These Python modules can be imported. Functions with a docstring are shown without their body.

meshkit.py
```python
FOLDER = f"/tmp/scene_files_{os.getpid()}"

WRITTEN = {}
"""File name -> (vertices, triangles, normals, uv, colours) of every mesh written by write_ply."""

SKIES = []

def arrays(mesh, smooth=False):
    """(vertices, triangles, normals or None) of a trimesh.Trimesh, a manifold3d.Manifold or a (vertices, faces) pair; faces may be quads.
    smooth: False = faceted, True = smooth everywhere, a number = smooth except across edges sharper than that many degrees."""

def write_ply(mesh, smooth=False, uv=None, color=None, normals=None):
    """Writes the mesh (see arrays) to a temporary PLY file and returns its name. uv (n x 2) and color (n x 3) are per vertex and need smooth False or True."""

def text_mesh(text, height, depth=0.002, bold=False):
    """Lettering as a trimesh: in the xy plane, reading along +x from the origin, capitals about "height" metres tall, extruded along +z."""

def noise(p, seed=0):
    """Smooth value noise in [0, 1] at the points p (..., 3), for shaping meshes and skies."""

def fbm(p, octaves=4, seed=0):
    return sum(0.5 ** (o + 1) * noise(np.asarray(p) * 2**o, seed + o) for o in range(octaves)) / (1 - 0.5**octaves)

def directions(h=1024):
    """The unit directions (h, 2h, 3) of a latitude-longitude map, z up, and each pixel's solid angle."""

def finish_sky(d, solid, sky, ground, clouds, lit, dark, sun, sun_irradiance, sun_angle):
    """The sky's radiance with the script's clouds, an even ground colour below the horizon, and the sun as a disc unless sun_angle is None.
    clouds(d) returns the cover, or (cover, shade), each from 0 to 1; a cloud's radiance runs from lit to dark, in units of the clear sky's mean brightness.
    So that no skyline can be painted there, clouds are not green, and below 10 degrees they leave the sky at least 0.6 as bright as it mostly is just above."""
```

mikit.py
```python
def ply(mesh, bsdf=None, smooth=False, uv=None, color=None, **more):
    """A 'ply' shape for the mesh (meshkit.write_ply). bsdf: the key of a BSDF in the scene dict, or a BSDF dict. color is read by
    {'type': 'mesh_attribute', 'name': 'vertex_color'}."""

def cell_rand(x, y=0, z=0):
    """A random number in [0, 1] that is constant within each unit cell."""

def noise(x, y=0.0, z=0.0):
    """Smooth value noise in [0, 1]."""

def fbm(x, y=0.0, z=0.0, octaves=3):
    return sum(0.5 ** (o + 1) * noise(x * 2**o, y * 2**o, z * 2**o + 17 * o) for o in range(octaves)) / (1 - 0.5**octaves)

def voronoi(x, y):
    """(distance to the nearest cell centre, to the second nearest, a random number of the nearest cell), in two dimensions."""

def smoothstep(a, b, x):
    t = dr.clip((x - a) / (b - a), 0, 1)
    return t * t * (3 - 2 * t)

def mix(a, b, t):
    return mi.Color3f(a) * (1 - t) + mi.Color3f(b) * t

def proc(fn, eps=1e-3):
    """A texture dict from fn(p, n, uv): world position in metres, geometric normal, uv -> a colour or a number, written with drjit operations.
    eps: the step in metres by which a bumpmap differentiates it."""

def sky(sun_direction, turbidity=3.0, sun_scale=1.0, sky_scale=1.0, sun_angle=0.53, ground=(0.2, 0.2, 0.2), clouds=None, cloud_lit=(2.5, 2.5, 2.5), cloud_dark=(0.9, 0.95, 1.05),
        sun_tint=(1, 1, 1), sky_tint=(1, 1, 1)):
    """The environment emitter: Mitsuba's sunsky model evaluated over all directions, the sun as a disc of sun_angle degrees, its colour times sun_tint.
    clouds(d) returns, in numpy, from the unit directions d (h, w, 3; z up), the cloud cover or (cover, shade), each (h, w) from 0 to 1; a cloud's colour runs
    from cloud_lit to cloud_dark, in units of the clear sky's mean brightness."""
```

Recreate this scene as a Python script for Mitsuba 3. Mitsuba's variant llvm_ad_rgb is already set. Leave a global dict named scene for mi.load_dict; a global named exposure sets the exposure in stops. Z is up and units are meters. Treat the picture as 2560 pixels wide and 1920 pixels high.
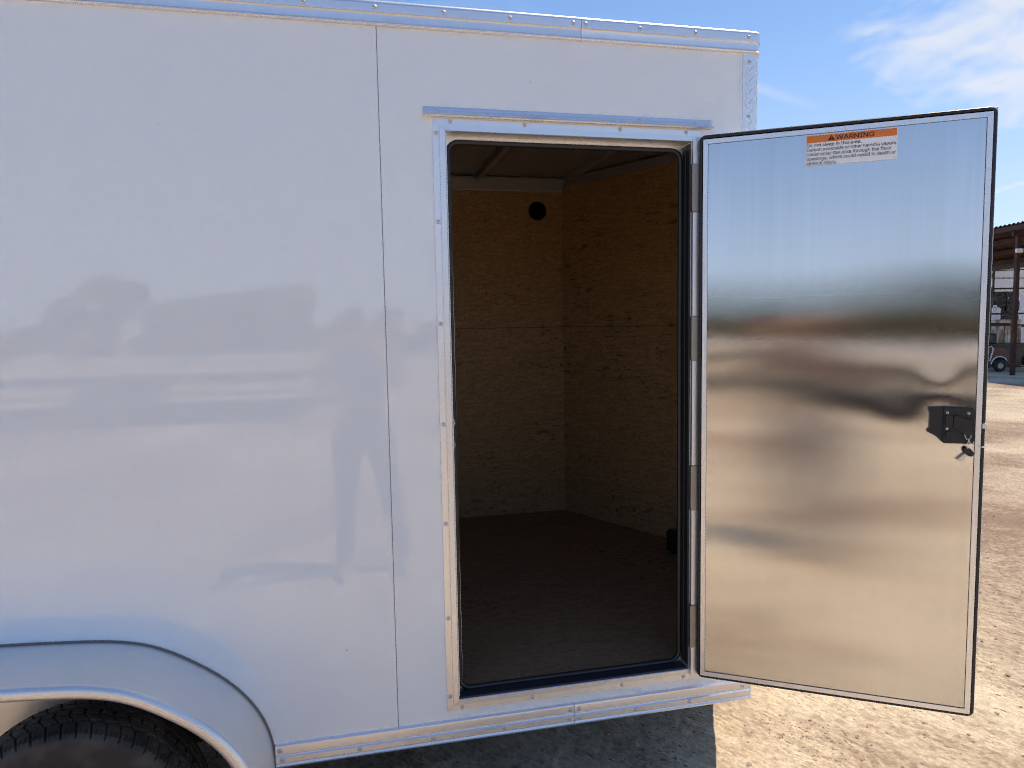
import math, random
import numpy as np
import trimesh
import shapely.geometry as sg
import manifold3d as m3
import drjit as dr
import mitsuba as mi
import mikit, meshkit
from mikit import proc, noise, fbm, smoothstep, mix

T = mi.ScalarTransform4f
scene = {'type': 'scene'}
labels = {}
rng = np.random.default_rng(7)
random.seed(7)

# ------------------------------------------------------------------ camera, sky, exposure
CAM = np.array([0.0, 0.0, 1.65])
YAW, PITCH, ROLL, FOC = 0.2222885, -0.0860667, -0.0169726, 1775.0
FWD = np.array([math.sin(YAW)*math.cos(PITCH), math.cos(YAW)*math.cos(PITCH), math.sin(PITCH)])
R0 = np.array([math.cos(YAW), -math.sin(YAW), 0.0])
U0 = np.cross(R0, FWD)
UP = -R0*math.sin(ROLL) + U0*math.cos(ROLL)
scene['camera'] = {'type': 'perspective', 'fov_axis': 'x', 'fov': math.degrees(2*math.atan(1280/FOC)),
                   'near_clip': 0.01, 'far_clip': 3000.0,
                   'to_world': T().look_at(origin=CAM.tolist(), target=(CAM+FWD).tolist(), up=UP.tolist())}
SUN_EL, SUN_AZ = math.radians(62), math.radians(20)      # azimuth from +x towards +y
SUN = [math.cos(SUN_EL)*math.cos(SUN_AZ), math.cos(SUN_EL)*math.sin(SUN_AZ), math.sin(SUN_EL)]


def sky_clouds(d):
    """thin cirrus drawn out by the wind, thicker to the right, and one old contrail"""
    az = np.arctan2(d[..., 0], d[..., 1])
    el = np.arcsin(np.clip(d[..., 2], -1, 1))
    h = np.maximum(d[..., 2], 0.03)
    u, v = d[..., 0]/h, d[..., 1]/h                       # a flat sheet of cloud overhead
    q = np.stack([0.55*u+0.30*v, -0.9*u+1.2*v, 0*u], -1)
    big = meshkit.fbm(q*0.22+3.7, 3, 5)
    fine = meshkit.fbm(q*np.array([1.0, 1.9, 1])*1.6+meshkit.fbm(q*0.9, 3, 9)[..., None]*2.2, 6, 11)
    A_, E_ = np.degrees(az), np.degrees(el)
    w = np.stack([A_*0.16+E_*0.07, E_*0.34-A_*0.05, 0*A_], -1)
    w2 = w+0.8*(meshkit.fbm(w*1.3, 3, 31)[..., None]-0.5)
    puff = meshkit.fbm(w2*np.array([2.0, 2.6, 1]), 6, 33)
    bank = np.clip(1.25-np.hypot((A_-48.5)/10.5, (E_-18.0)/(6.8+1.6*(meshkit.fbm(w, 2, 35)-0.5))), 0, 1)
    cover = np.clip((big-0.52)*1.4+(fine-0.47)*0.7+0.02, 0, 1)*0.40
    cover = np.maximum(cover, np.clip(bank*1.15+(puff-0.50)*1.9-0.16, 0, 1)*np.clip(bank*3, 0, 1)*0.80)
    veil = 0.02+0.46*np.exp(-((np.degrees(el))/13.0)**2)
    t = np.degrees(el)-(8.0+(np.degrees(az)-46.7)*0.27)
    trail = np.exp(-(t/0.16)**2)*(np.degrees(az) > 43)*(np.degrees(az) < 62)*0.75
    t2 = np.degrees(el)-(16.5-(np.degrees(az)-31.7)*0.42)
    trail2 = np.exp(-(t2/0.5)**2)*np.clip((np.degrees(az)-29)/2, 0, 1)*np.clip((38-np.degrees(az))/3, 0, 1)*0.35*np.clip(0.3+fine, 0, 1)
    return np.clip(np.maximum.reduce([cover, veil, trail, trail2]), 0, 0.95), 0*az


scene['sky'] = mikit.sky(SUN, turbidity=2.6, clouds=sky_clouds, cloud_lit=(2.0, 2.05, 2.15), ground=(0.30, 0.26, 0.21), sky_scale=1.15, sky_tint=(0.87, 1.0, 1.15))
exposure = 1.88

# ------------------------------------------------------------------ helpers
WALL = 2.17                                               # y of the outside of the trailer's near side


def add(key, mesh, bsdf, smooth=False, label=None, cat=None, group=None, kind=None, **more):
    """one entry of the scene; a taken key gets the next three-digit number"""
    k, i = key, 0
    while k in scene:
        i += 1
        k = f'{key}_{i:03d}'
    scene[k] = dict(mesh, **more) if isinstance(mesh, dict) else mikit.ply(mesh, bsdf, smooth=smooth, **more)
    info = {a: b for a, b in (('label', label), ('category', cat), ('group', group), ('kind', kind)) if b}
    if info:
        labels[k] = info
    return k


def thing(key, label, cat, group=None, kind=None):
    info = {'label': label, 'category': cat}
    if group:
        info['group'] = group
    if kind:
        info['kind'] = kind
    labels[key] = info
    return key


def hull(pts):
    return trimesh.convex.convex_hull(np.asarray(pts, float))


def cbox(x0, x1, y0, y1, z0, z1, b=0.002):
    b = min(b, 0.3*min(x1-x0, y1-y0, z1-z0))
    P = []
    for x, sx in ((x0, 1), (x1, -1)):
        for y, sy in ((y0, 1), (y1, -1)):
            for z, sz in ((z0, 1), (z1, -1)):
                P += [(x, y+sy*b, z+sz*b), (x+sx*b, y, z+sz*b), (x+sx*b, y+sy*b, z)]
    return hull(P)


def cat_(ms):
    return trimesh.util.concatenate(ms)


def prism(poly, h, plane='xz', base=0.0):
    """extrude a shapely polygon; plane 'xz': polygon (x, z), thickness along +y from base; 'xy': along +z"""
    gs = getattr(poly, 'geoms', [poly])
    out = []
    for g in gs:
        m = trimesh.creation.extrude_polygon(g, h, engine='earcut')
        v = m.vertices
        if plane == 'xz':
            m = trimesh.Trimesh(np.stack([v[:, 0], base+h-v[:, 2], v[:, 1]], -1), m.faces, process=False)
        elif plane == 'yz':
            m = trimesh.Trimesh(np.stack([base+v[:, 2], v[:, 0], v[:, 1]], -1), m.faces, process=False)
        else:
            m = trimesh.Trimesh(v+[0, 0, base], m.faces, process=False)
        out.append(m)
    return cat_(out)


def sweep(profile, path):
    """profile: closed polygon of (offset along the path's normal, z); path: (x, y, nx, ny)"""
    prof = np.asarray(profile, float)
    if sg.Polygon(prof).exterior.is_ccw:
        prof = prof[::-1]
    n, k = len(path), len(prof)
    V = np.array([[x+nx*a, y+ny*a, z] for x, y, nx, ny in path for a, z in prof])
    F = []
    for i in range(n-1):
        for j in range(k):
            a, b = i*k+j, i*k+(j+1) % k
            F += [(a, a+k, b), (b, a+k, b+k)]
    tv, tf = trimesh.creation.triangulate_polygon(sg.Polygon(prof), engine='earcut')
    idx = [int(np.argmin(((prof-t)**2).sum(1))) for t in tv]
    for f in tf:
        f = [idx[i] for i in f]
        F += [(f[0], f[1], f[2]), tuple((n-1)*k+i for i in f[::-1])]
    m = trimesh.Trimesh(V, F, process=False)
    trimesh.repair.fix_normals(m)
    return m


def tube(pts, r, seg=10, closed=False, caps=True):
    """a round bar along a polyline"""
    P = np.asarray(pts, float)
    n = len(P)
    rr = np.broadcast_to(np.asarray(r, float), (n,))
    tan = (np.roll(P, -1, 0)-np.roll(P, 1, 0)) if closed else np.gradient(P, axis=0)
    tan /= np.linalg.norm(tan, axis=1, keepdims=True)
    ref = np.array([0, 0, 1.0]) if abs(tan[0][2]) < 0.9 else np.array([1.0, 0, 0])
    V = []
    u = np.cross(tan[0], ref)
    for i in range(n):
        u = u-tan[i]*(u@tan[i])
        u /= np.linalg.norm(u)
        w = np.cross(tan[i], u)
        for a in np.arange(seg)*2*math.pi/seg:
            V.append(P[i]+rr[i]*(math.cos(a)*u+math.sin(a)*w))
    F = []
    for i in range(n if closed else n-1):
        for j in range(seg):
            a, b = i*seg+j, i*seg+(j+1) % seg
            c, d = ((i+1) % n)*seg+j, ((i+1) % n)*seg+(j+1) % seg
            F += [(a, b, c), (b, d, c)]
    if caps and not closed:
        V += [P[0], P[-1]]
        for j in range(seg):
            F += [(n*seg, (j+1) % seg, j), (n*seg+1, (n-1)*seg+j, (n-1)*seg+(j+1) % seg)]
    m = trimesh.Trimesh(np.array(V), F, process=False)
    if m.volume < 0:
        m.invert()
    return m


def lathe(prof, seg=24):
    """revolve (r, z) about z"""
    return trimesh.creation.revolve(np.asarray(prof, float), sections=seg)


def rounded_rect(x0, x1, z0, z1, r, k=6):
    out = []
    for cx, cz, a0 in ((x1-r, z1-r, 0), (x0+r, z1-r, 90), (x0+r, z0+r, 180), (x1-r, z0+r, 270)):
        for a in np.linspace(a0, a0+90, k+1):
            out.append((cx+r*math.cos(math.radians(a)), cz+r*math.sin(math.radians(a))))
    return out


def dense(poly, step):
    """points along a closed loop no farther apart than step"""
    out = []
    for a, b in zip(poly, poly[1:]+poly[:1]):
        n = max(1, int(math.dist(a, b)/step))
        out += [(a[0]+(b[0]-a[0])*i/n, a[1]+(b[1]-a[1])*i/n) for i in range(n)]
    return out


# ------------------------------------------------------------------ materials
def mat(key, d):
    d = dict(d)
    scene[key] = {'type': 'twosided', 'bsdf': d} if d['type'] not in ('twosided',) else d
    return key


def principled(color, rough=0.5, **k):
    c = color if isinstance(color, dict) else {'type': 'rgb', 'value': list(color)}
    return {'type': 'principled', 'base_color': c, 'roughness': rough, **k}


def bumped(inner, fn, scale=1.0, eps=1e-3):
    return {'type': 'bumpmap', 'bump': proc(fn, eps), 'scale': scale, 'nested': inner}


def wall_color(p, n, uv):
    x, y, z = p.x, p.y, p.z
    g = fbm(x*90, z*90, y*90, 2)-0.5
    dirt = smoothstep(0.62, 0.80, fbm(x*3.1+4, z*1.1, y*3, 3))*0.04
    low = smoothstep(0.9, 0.35, z+0.25*(fbm(x*5, z*5, 2.0, 2)-0.5))*0.05
    speck = smoothstep(0.86, 0.88, noise(x*110, z*110, 3.3))*smoothstep(0.90, 0.92, noise(x*23, z*23, 8.1))*smoothstep(0.45, 0.55, noise(x*3, z*3, 1.1)+0.25*smoothstep(1.2, 0.5, z))
    v = 0.79+0.02*g-dirt-low*0.6
    return mix(mi.Color3f(v*0.975, v*1.0, v*1.0), (0.25, 0.22, 0.19), speck*0.7)


mat('white_paint', bumped(principled(proc(wall_color), 0.032, specular=0.9),
    lambda p, n, uv: 0.00030*fbm(p.x*1.9, p.z*1.4, p.y*2, 2)+0.0000014*fbm(p.x*380, p.z*380, 0.0, 2), 1.0, 5e-4))
mat('white_gloss', principled((0.80, 0.80, 0.80), 0.14, specular=0.5))


def metal(key, alpha, refl, scratch=0.0, au=None):
    d = {'type': 'roughconductor', 'material': 'Al', 'distribution': 'ggx',
         'specular_reflectance': refl if isinstance(refl, dict) else {'type': 'rgb', 'value': list(refl)}}
    if au is None:
        d['alpha'] = alpha
    else:
        d['alpha_u'], d['alpha_v'] = au, alpha
    if scratch:                                          # the matt share of a mill finish
        d = {'type': 'blendbsdf', 'weight': scratch, 'a': d, 'b': {'type': 'diffuse', 'reflectance': {'type': 'rgb', 'value': [0.78, 0.78, 0.785]}}}
    return mat(key, d)


def rail_tint(p, n, uv):
    s = fbm(p.x*1.5, p.y*40, p.z*55, 3)
    st = smoothstep(0.60, 0.78, fbm(p.x*7, p.y*9, p.z*30, 3))
    v = 0.92+0.14*(s-0.5)
    return mix(mi.Color3f(v, v, v*1.01), (0.62, 0.58, 0.53), st*0.5)


metal('aluminium', 0.14, proc(rail_tint), 0.14)
metal('frame_aluminium', 0.13, proc(lambda p, n, uv: mi.Color3f(0.90+0.10*(fbm(p.x*60, p.y*60, p.z*2, 2)-0.5))), 0.14)
metal('fender_aluminium', 0.14, proc(lambda p, n, uv: mi.Color3f(0.88, 0.86, 0.82)*(1+0.12*(fbm(p.x*6, p.y*6, p.z*6, 3)-0.5))), 0.22)
metal('diamond_plate', 0.12, (0.90, 0.90, 0.90), 0.15)
metal('screw_steel', 0.25, (0.74, 0.73, 0.72))
metal('hinge_steel', 0.30, (0.42, 0.39, 0.34))
metal('bright_steel', 0.20, (0.75, 0.75, 0.76))


def sheet_tint(p, n, uv):
    """uv.x, uv.y run across and up the sheet in metres: faint upright grain of the mill finish"""
    g = fbm(uv.x*330, uv.y*2.5, 1.0, 3)-0.5
    sm = fbm(uv.x*5, uv.y*2.2, 3.0, 3)-0.5+0.28*(smoothstep(0.62, 0.72, fbm(uv.x*26, uv.y*1.6, 7.0, 3))-0.3*smoothstep(0.66, 0.7, fbm(uv.x*19, uv.y*24, 2.0, 4)))
    return mi.Color3f(0.635+0.05*g+0.05*sm, 0.635+0.05*g+0.05*sm, 0.64+0.05*g+0.05*sm)


mat('door_sheet', {'type': 'roughconductor', 'material': 'Al', 'distribution': 'beckmann', 'alpha_u': 0.058, 'alpha_v': 0.0055,
                   'specular_reflectance': proc(sheet_tint)})
mat('black_rubber', principled((0.012, 0.012, 0.014), 0.38, specular=0.5))
mat('bead_seal', principled((0.16, 0.14, 0.13), 0.5))
mat('joint_grey', principled((0.22, 0.22, 0.23), 0.6))
mat('black_plastic', principled((0.014, 0.014, 0.016), 0.42, specular=0.45))
mat('black_steel', principled((0.02, 0.02, 0.022), 0.45, specular=0.5))
mat('sill_black', principled((0.02, 0.022, 0.03), 0.28, specular=0.6))
mat('galvanised', principled((0.50, 0.47, 0.43), 0.5, metallic=0.3))
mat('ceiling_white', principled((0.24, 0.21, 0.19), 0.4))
mat('cove_metal', principled((0.42, 0.39, 0.37), 0.5, metallic=0.5))


def osb(dark, light, scale=2.0, tilt=0.0):
    def fn(p, n, uv):
        a = p.x*0.9-p.y*0.45*dr.select(dr.abs(n.z) > 0.5, 0.0, 1.0)
        b = dr.select(dr.abs(n.z) > 0.5, p.y, p.z)
        acc = mi.Float(0.0)
        for i, (ax, bz, ph) in enumerate(((14, 70, 0.2), (30, 120, -0.25), (55, 40, 0.5), (24, 95, 0.9))):
            u = a*math.cos(ph)+b*math.sin(ph)
            v = -a*math.sin(ph)+b*math.cos(ph)
            acc += noise(u*ax*scale+7*i, v*bz*scale+3*i, 2.0*i)*(0.25)
        fl = smoothstep(0.32, 0.68, acc)
        spot = smoothstep(0.78, 0.86, noise(a*38, b*75, 5.0))*smoothstep(0.55, 0.7, noise(a*5, b*5, 1.0))
        fib = fbm(a*22, b*210, 2.0, 3)
        c = mix(dark, light, dr.clip(fl*0.50+fib*0.85-0.10, 0, 1))
        return mix(c, (0.06, 0.03, 0.015), spot*0.55)
    return fn


mat('osb_wall', principled(proc(osb((0.28, 0.158, 0.066), (0.50, 0.315, 0.145))), 0.55, specular=0.35))
mat('osb_floor', principled(proc(osb((0.185, 0.098, 0.052), (0.28, 0.165, 0.088))), 0.5, specular=0.4))
mat('vent_black', principled((0.004, 0.004, 0.004), 0.8, specular=0.1))


def tyre_color(p, n, uv):
    dust = smoothstep(0.45, 0.75, fbm(p.x*14, p.y*14, p.z*14, 3))
    return mix((0.026, 0.025, 0.025), (0.10, 0.088, 0.076), dust*0.45)


mat('tyre_rubber', principled(proc(tyre_color), 0.62, specular=0.35))
mat('rim_paint', principled((0.62, 0.62, 0.62), 0.4, metallic=0.4))

# dirt: pale sand with browner damp patches and streaks along the wheel tracks
SD = (0.42, -0.9075)


def sand_color(p, n, uv):
    a = p.x*SD[0]+p.y*SD[1]
    b = -p.x*SD[1]+p.y*SD[0]
    patch = fbm(p.x*0.75+3, p.y*0.75, 0.0, 4)
    streak = fbm(a*1.1, b*7.5, 4.0, 4)
    fine = fbm(a*40, b*75, 6.0, 3)
    grit = noise(p.x*160, p.y*160, 2.0)
    t = dr.clip((patch-0.5)*2.3+(streak-0.5)*0.7+(fine-0.5)*1.15+0.60, 0, 1)
    c = mix((0.230, 0.162, 0.115), (0.510, 0.430, 0.312), t)
    crumb = smoothstep(0.65, 0.77, fbm(a*75, b*130, 2.0, 3))*smoothstep(0.40, 0.60, fbm(p.x*3, p.y*3, 9.0, 2))
    return c*(0.84+0.32*grit)*(1-0.62*crumb)


mat('sand', bumped(principled(proc(sand_color), 0.95, specular=0.15),
    lambda p, n, uv: 0.0050*fbm(p.x*55, p.y*55, 1.0, 3)+0.0036*fbm(p.x*210, p.y*210, 3.0, 2), 1.0, 2e-3))
mat('stone', principled(proc(lambda p, n, uv: mix((0.20, 0.15, 0.115), (0.42, 0.35, 0.27), noise(p.x*23, p.y*23, p.z*9))), 0.9, specular=0.2))
mat('dark_debris', principled((0.075, 0.055, 0.04), 0.9, specular=0.2))

mat('warning_white', principled((0.86, 0.86, 0.86), 0.4))
mat('warning_orange', principled((0.72, 0.19, 0.02), 0.4))
mat('print_black', principled((0.015, 0.015, 0.016), 0.5))
mat('white_string', principled((0.75, 0.75, 0.73), 0.8))

# ------------------------------------------------------------------ ground: one sheet out to the horizon


def axis(lo, hi, step, far, grow=1.22):
    mid = np.arange(lo, hi+step/2, step)
    out, s, x = [], step, hi
    while x < far:
        s *= grow
        x += s
        out.append(x)
    left, s, x = [], step, lo
    while x > -far:
        s *= grow
        x -= s
        left.append(x)
    return np.array(left[::-1]+mid.tolist()+out)


def ground_height(x, y):
    p = np.stack([x, y, 0*x], -1)
    a, b = x*SD[0]+y*SD[1], -x*SD[1]+y*SD[0]
    near = np.exp(-(np.hypot(x-2, y-2)/14)**2)
    h = 0.03*(meshkit.fbm(p*0.35, 3, 1)-0.5)
    rut = meshkit.fbm(np.stack([a*0.9, b*5.0, 0*a], -1), 4, 4)-0.5
    h += near*0.034*rut
    cl = meshkit.fbm(p*9.0, 4, 6)
    h += near*(0.008*np.maximum(cl-0.52, 0)+0.0075*(meshkit.fbm(p*24.0, 3, 8)-0.5))
    h += near*0.008*np.maximum(meshkit.noise(p*29+2, 12)-0.80, 0)/0.2
    for wx in (-0.777, -1.62):                             # the dirt has settled under the wheels
        for wy in (2.085, 4.385):
            q = np.exp(-(np.hypot(x-wx, y-wy)/0.42)**4)
            h = h*(1-q)-0.062*q
    return h


gx, gy = axis(0.55, 4.3, 0.0125, 900), axis(1.5, 7.0, 0.0125, 900)
X, Y = np.meshgrid(gx, gy, indexing='ij')
gz = ground_height(X, Y)
gi = np.arange(X.size).reshape(X.shape)
quads = np.stack([gi[:-1, :-1], gi[1:, :-1], gi[1:, 1:], gi[:-1, 1:]], -1).reshape(-1, 4)
add('ground', (np.stack([X, Y, gz], -1).reshape(-1, 3), quads), 'sand', smooth=True, label='pale sandy dirt yard with wheel tracks', kind='structure')

# loose stones and bits lying on the dirt
base_stones = []
for i in range(6):
    s = trimesh.creation.icosphere(subdivisions=0)
    s.vertices *= (1+0.6*(rng.random((len(s.vertices), 1))-0.5))
    base_stones.append(s)


def scatter(n, region, size, flat, twigs=False):
    V, F, off = [], [], 0
    for i in range(n):
        x = rng.uniform(region[0], region[1])
        y = rng.uniform(region[2], region[3])
        r = size[0]*(size[1]/size[0])**(rng.random()**3)
        z = float(ground_height(np.array([x]), np.array([y]))[0])
        an = rng.uniform(0, 2*math.pi) if not twigs else math.atan2(SD[1], SD[0])+rng.normal(0, 0.5)
        s = base_stones[rng.integers(6)]
        v = s.vertices*([r*rng.uniform(1.5, 4), r*0.5, r*0.45] if twigs else [r*rng.uniform(0.8, 1.5), r, r*flat])
        c, sn = math.cos(an), math.sin(an)
        v = np.stack([v[:, 0]*c-v[:, 1]*sn+x, v[:, 0]*sn+v[:, 1]*c+y, v[:, 2]+z+r*flat*0.35], -1)
        V.append(v)
        F.append(s.faces+off)
        off += len(v)
    return trimesh.Trimesh(np.vstack(V), np.vstack(F), process=False)


add('gravel', scatter(8000, (0.5, 5.5, 1.6, 8.0), (0.0018, 0.012), 0.5), 'stone', smooth=False, label='small stones scattered over the sandy dirt', cat='gravel', kind='stuff')
add('debris', scatter(3200, (0.8, 5.0, 1.7, 7.5), (0.0012, 0.0048), 0.45, True), 'dark_debris', smooth=False, label='dark twigs and clods lying on the sandy dirt', cat='debris', kind='stuff')

# ------------------------------------------------------------------ the trailer
TR = thing('cargo_trailer', 'white enclosed cargo trailer with its side door standing open on the dirt yard', 'trailer')
XB, XF = -4.4, 1.335                                       # rear end, front corner of the near side
ZB, ZT = 0.383, 2.516                                      # the white skin between the rails
VD = np.array([0.455, -0.89])/math.hypot(0.455, 0.89)      # along the far half of the V nose, towards the viewer
NX = XF+0.545                                              # x of the tip of the nose
YC, YF = 3.235, 4.30
WCX, WCX2 = -0.777, -1.62                                  # wheels
WY, WZ = 2.085, 0.274

fend = [(-0.979, 0.768), (-0.80, 0.769), (-0.74, 0.766), (-0.684, 0.758), (-0.638, 0.748), (-0.594, 0.733), (-0.54, 0.708), (-0.486, 0.674), (-0.43, 0.633), (-0.376, 0.585),
        (-0.345, 0.550), (-0.321, 0.516), (-0.300, 0.474), (-0.285, 0.437), (-0.274, 0.385), (-0.270, 0.345), (-0.268, 0.314)]
xm = (WCX+WCX2)/2
fend_full = [(2*xm-x, z) for x, z in fend[::-1]][:-1]+[(x, z) for x, z in fend[1:]]
from scipy.interpolate import splprep, splev
_t, _ = splprep(np.array(fend_full).T, s=2e-5, k=3)
fc = np.stack(splev(np.linspace(0, 1, 121), _t), -1)       # the fender's contact curve on the wall
_tn = np.gradient(fc, axis=0)
_tn /= np.linalg.norm(_tn, axis=1, keepdims=True)
fn_in = np.stack([_tn[:, 1], -_tn[:, 0]], -1)              # towards the wheel
if fn_in[60][1] > 0:
    fn_in = -fn_in


def fcurve(off):
    return fc+fn_in*off


well = sg.Polygon(list(map(tuple, fcurve(0.03)))+[(0.0-0.3, 0.2), (2*xm+0.3, 0.2)]).buffer(0)
DX0, DX1, DZ0, DZ1 = 0.298, 1.094, 0.455, 2.222            # clear opening inside the door frame
door_hole = sg.box(DX0+0.004, DZ0-0.004, DX1+0.004, DZ1+0.004)
skin = sg.box(XB, ZB-0.01, 0.1035, ZT+0.01).difference(well)
add(TR+'__side_panel', prism(skin, 0.014, 'xz', WALL), 'white_paint')
skin = sg.box(0.1057, ZB-0.01, XF-0.004, ZT+0.01).difference(door_hole)
add(TR+'__side_panel', prism(skin, 0.0140, 'xz', WALL+0.0006), 'white_paint')
add(TR+'__side_panel__joint_backing', cbox(0.095, 0.113, WALL+0.0050, WALL+0.018, ZB, ZT), 'joint_grey')


def nose_pts(off=0.0):
    return [(XF, WALL+off), (NX, YC), (XF, YF-off)]


vlen = math.hypot(NX-XF, YC-WALL)
vn = np.array([YC-WALL, -(NX-XF)])/vlen                     # outward of the near half of the nose
vd = np.array([NX-XF, YC-WALL])/vlen


def nose_wall(d_in, th, z0, z1, far):
    a, b = np.array([XF, WALL]), np.array([NX, YC])
    q = [a-vn*d_in, b-vn*d_in, b-vn*(d_in+th), a-vn*(d_in+th)]
    if far:
        q = [np.array([p[0], 2*YC-p[1]]) for p in q]
    return prism(sg.Polygon([tuple(p) for p in q]), z1-z0, 'xy', z0)


add(TR+'__nose_panel', nose_wall(0.0, 0.014, ZB-0.01, ZT+0.045, False), 'white_paint')
add(TR+'__nose_panel', nose_wall(0.0, 0.014, ZB-0.01, ZT+0.045, True), 'white_paint')
add(TR+'__far_panel', cbox(XB, XF-0.002, YF-0.014, YF, ZB, ZT+0.045), 'white_paint')
add(TR+'__rear_panel', cbox(XB, XB+0.02, WALL+0.02, YF-0.02, ZB, ZT+0.045), 'white_paint')
plan = sg.Polygon([(XB, WALL+0.004), (XF-0.003, WALL+0.004), (NX-0.012, YC), (XF-0.003, YF-0.004), (XB, YF-0.004)])
add(TR+'__roof', prism(plan.buffer(-0.004), 0.012, 'xy', 2.562), 'white_gloss')
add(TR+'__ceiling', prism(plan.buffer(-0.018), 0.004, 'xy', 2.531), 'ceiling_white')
floor_plan = plan.buffer(-0.019).difference(sg.box(-3.0, 2.0, -0.15, 2.46))
add(TR+'__floor', prism(floor_plan, 0.018, 'xy', 0.440), 'osb_floor')
add(TR+'__underbody', prism(plan.buffer(-0.04).difference(sg.box(-3.0, 2.0, -0.15, 2.46)), 0.02, 'xy', 0.405), 'black_steel')

# inside linings: sheets of oriented strand board, two courses on every wall
SEAM = 1.6195
for z0, z1 in ((0.4585, SEAM-0.0012), (SEAM+0.0012, 2.470)):
    s = sg.box(XB+0.03, z0, XF-0.006, z1)
    if z1 > 2:
        s = s.difference(sg.Point(1.139, 2.325).buffer(0.057, 24))
    add(TR+'__interior_panel', prism(s, 0.010, 'xz', 4.250), 'osb_wall')
for z0, z1 in ((0.4585, SEAM-0.0012), (SEAM+0.0012, 2.470)):
    add(TR+'__interior_panel', nose_wall(0.050, 0.010, z0, z1, True), 'osb_wall')
    add(TR+'__interior_panel', nose_wall(0.050, 0.010, z0, z1, False), 'osb_wall')
near_in = sg.box(XB+0.03, 0.4585, XF-0.03, 2.470).difference(sg.box(DX0+0.003, 0.3, DX1+0.003, DZ1)).difference(well)
add(TR+'__interior_panel', prism(near_in, 0.008, 'xz', 2.228), 'osb_wall')
add(TR+'__interior_panel', cbox(XB+0.03, XB+0.04, 2.25, 4.24, 0.459, 2.47), 'osb_wall')
for y0 in (4.2605,):
    add(TR+'__wall_batten', cbox(XB+0.05, XF-0.02, y0, y0+0.02, SEAM-0.03, SEAM+0.03), 'black_steel')
add(TR+'__wall_batten', nose_wall(0.0300, 0.0195, SEAM-0.03, SEAM+0.03, True), 'black_steel')
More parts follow.
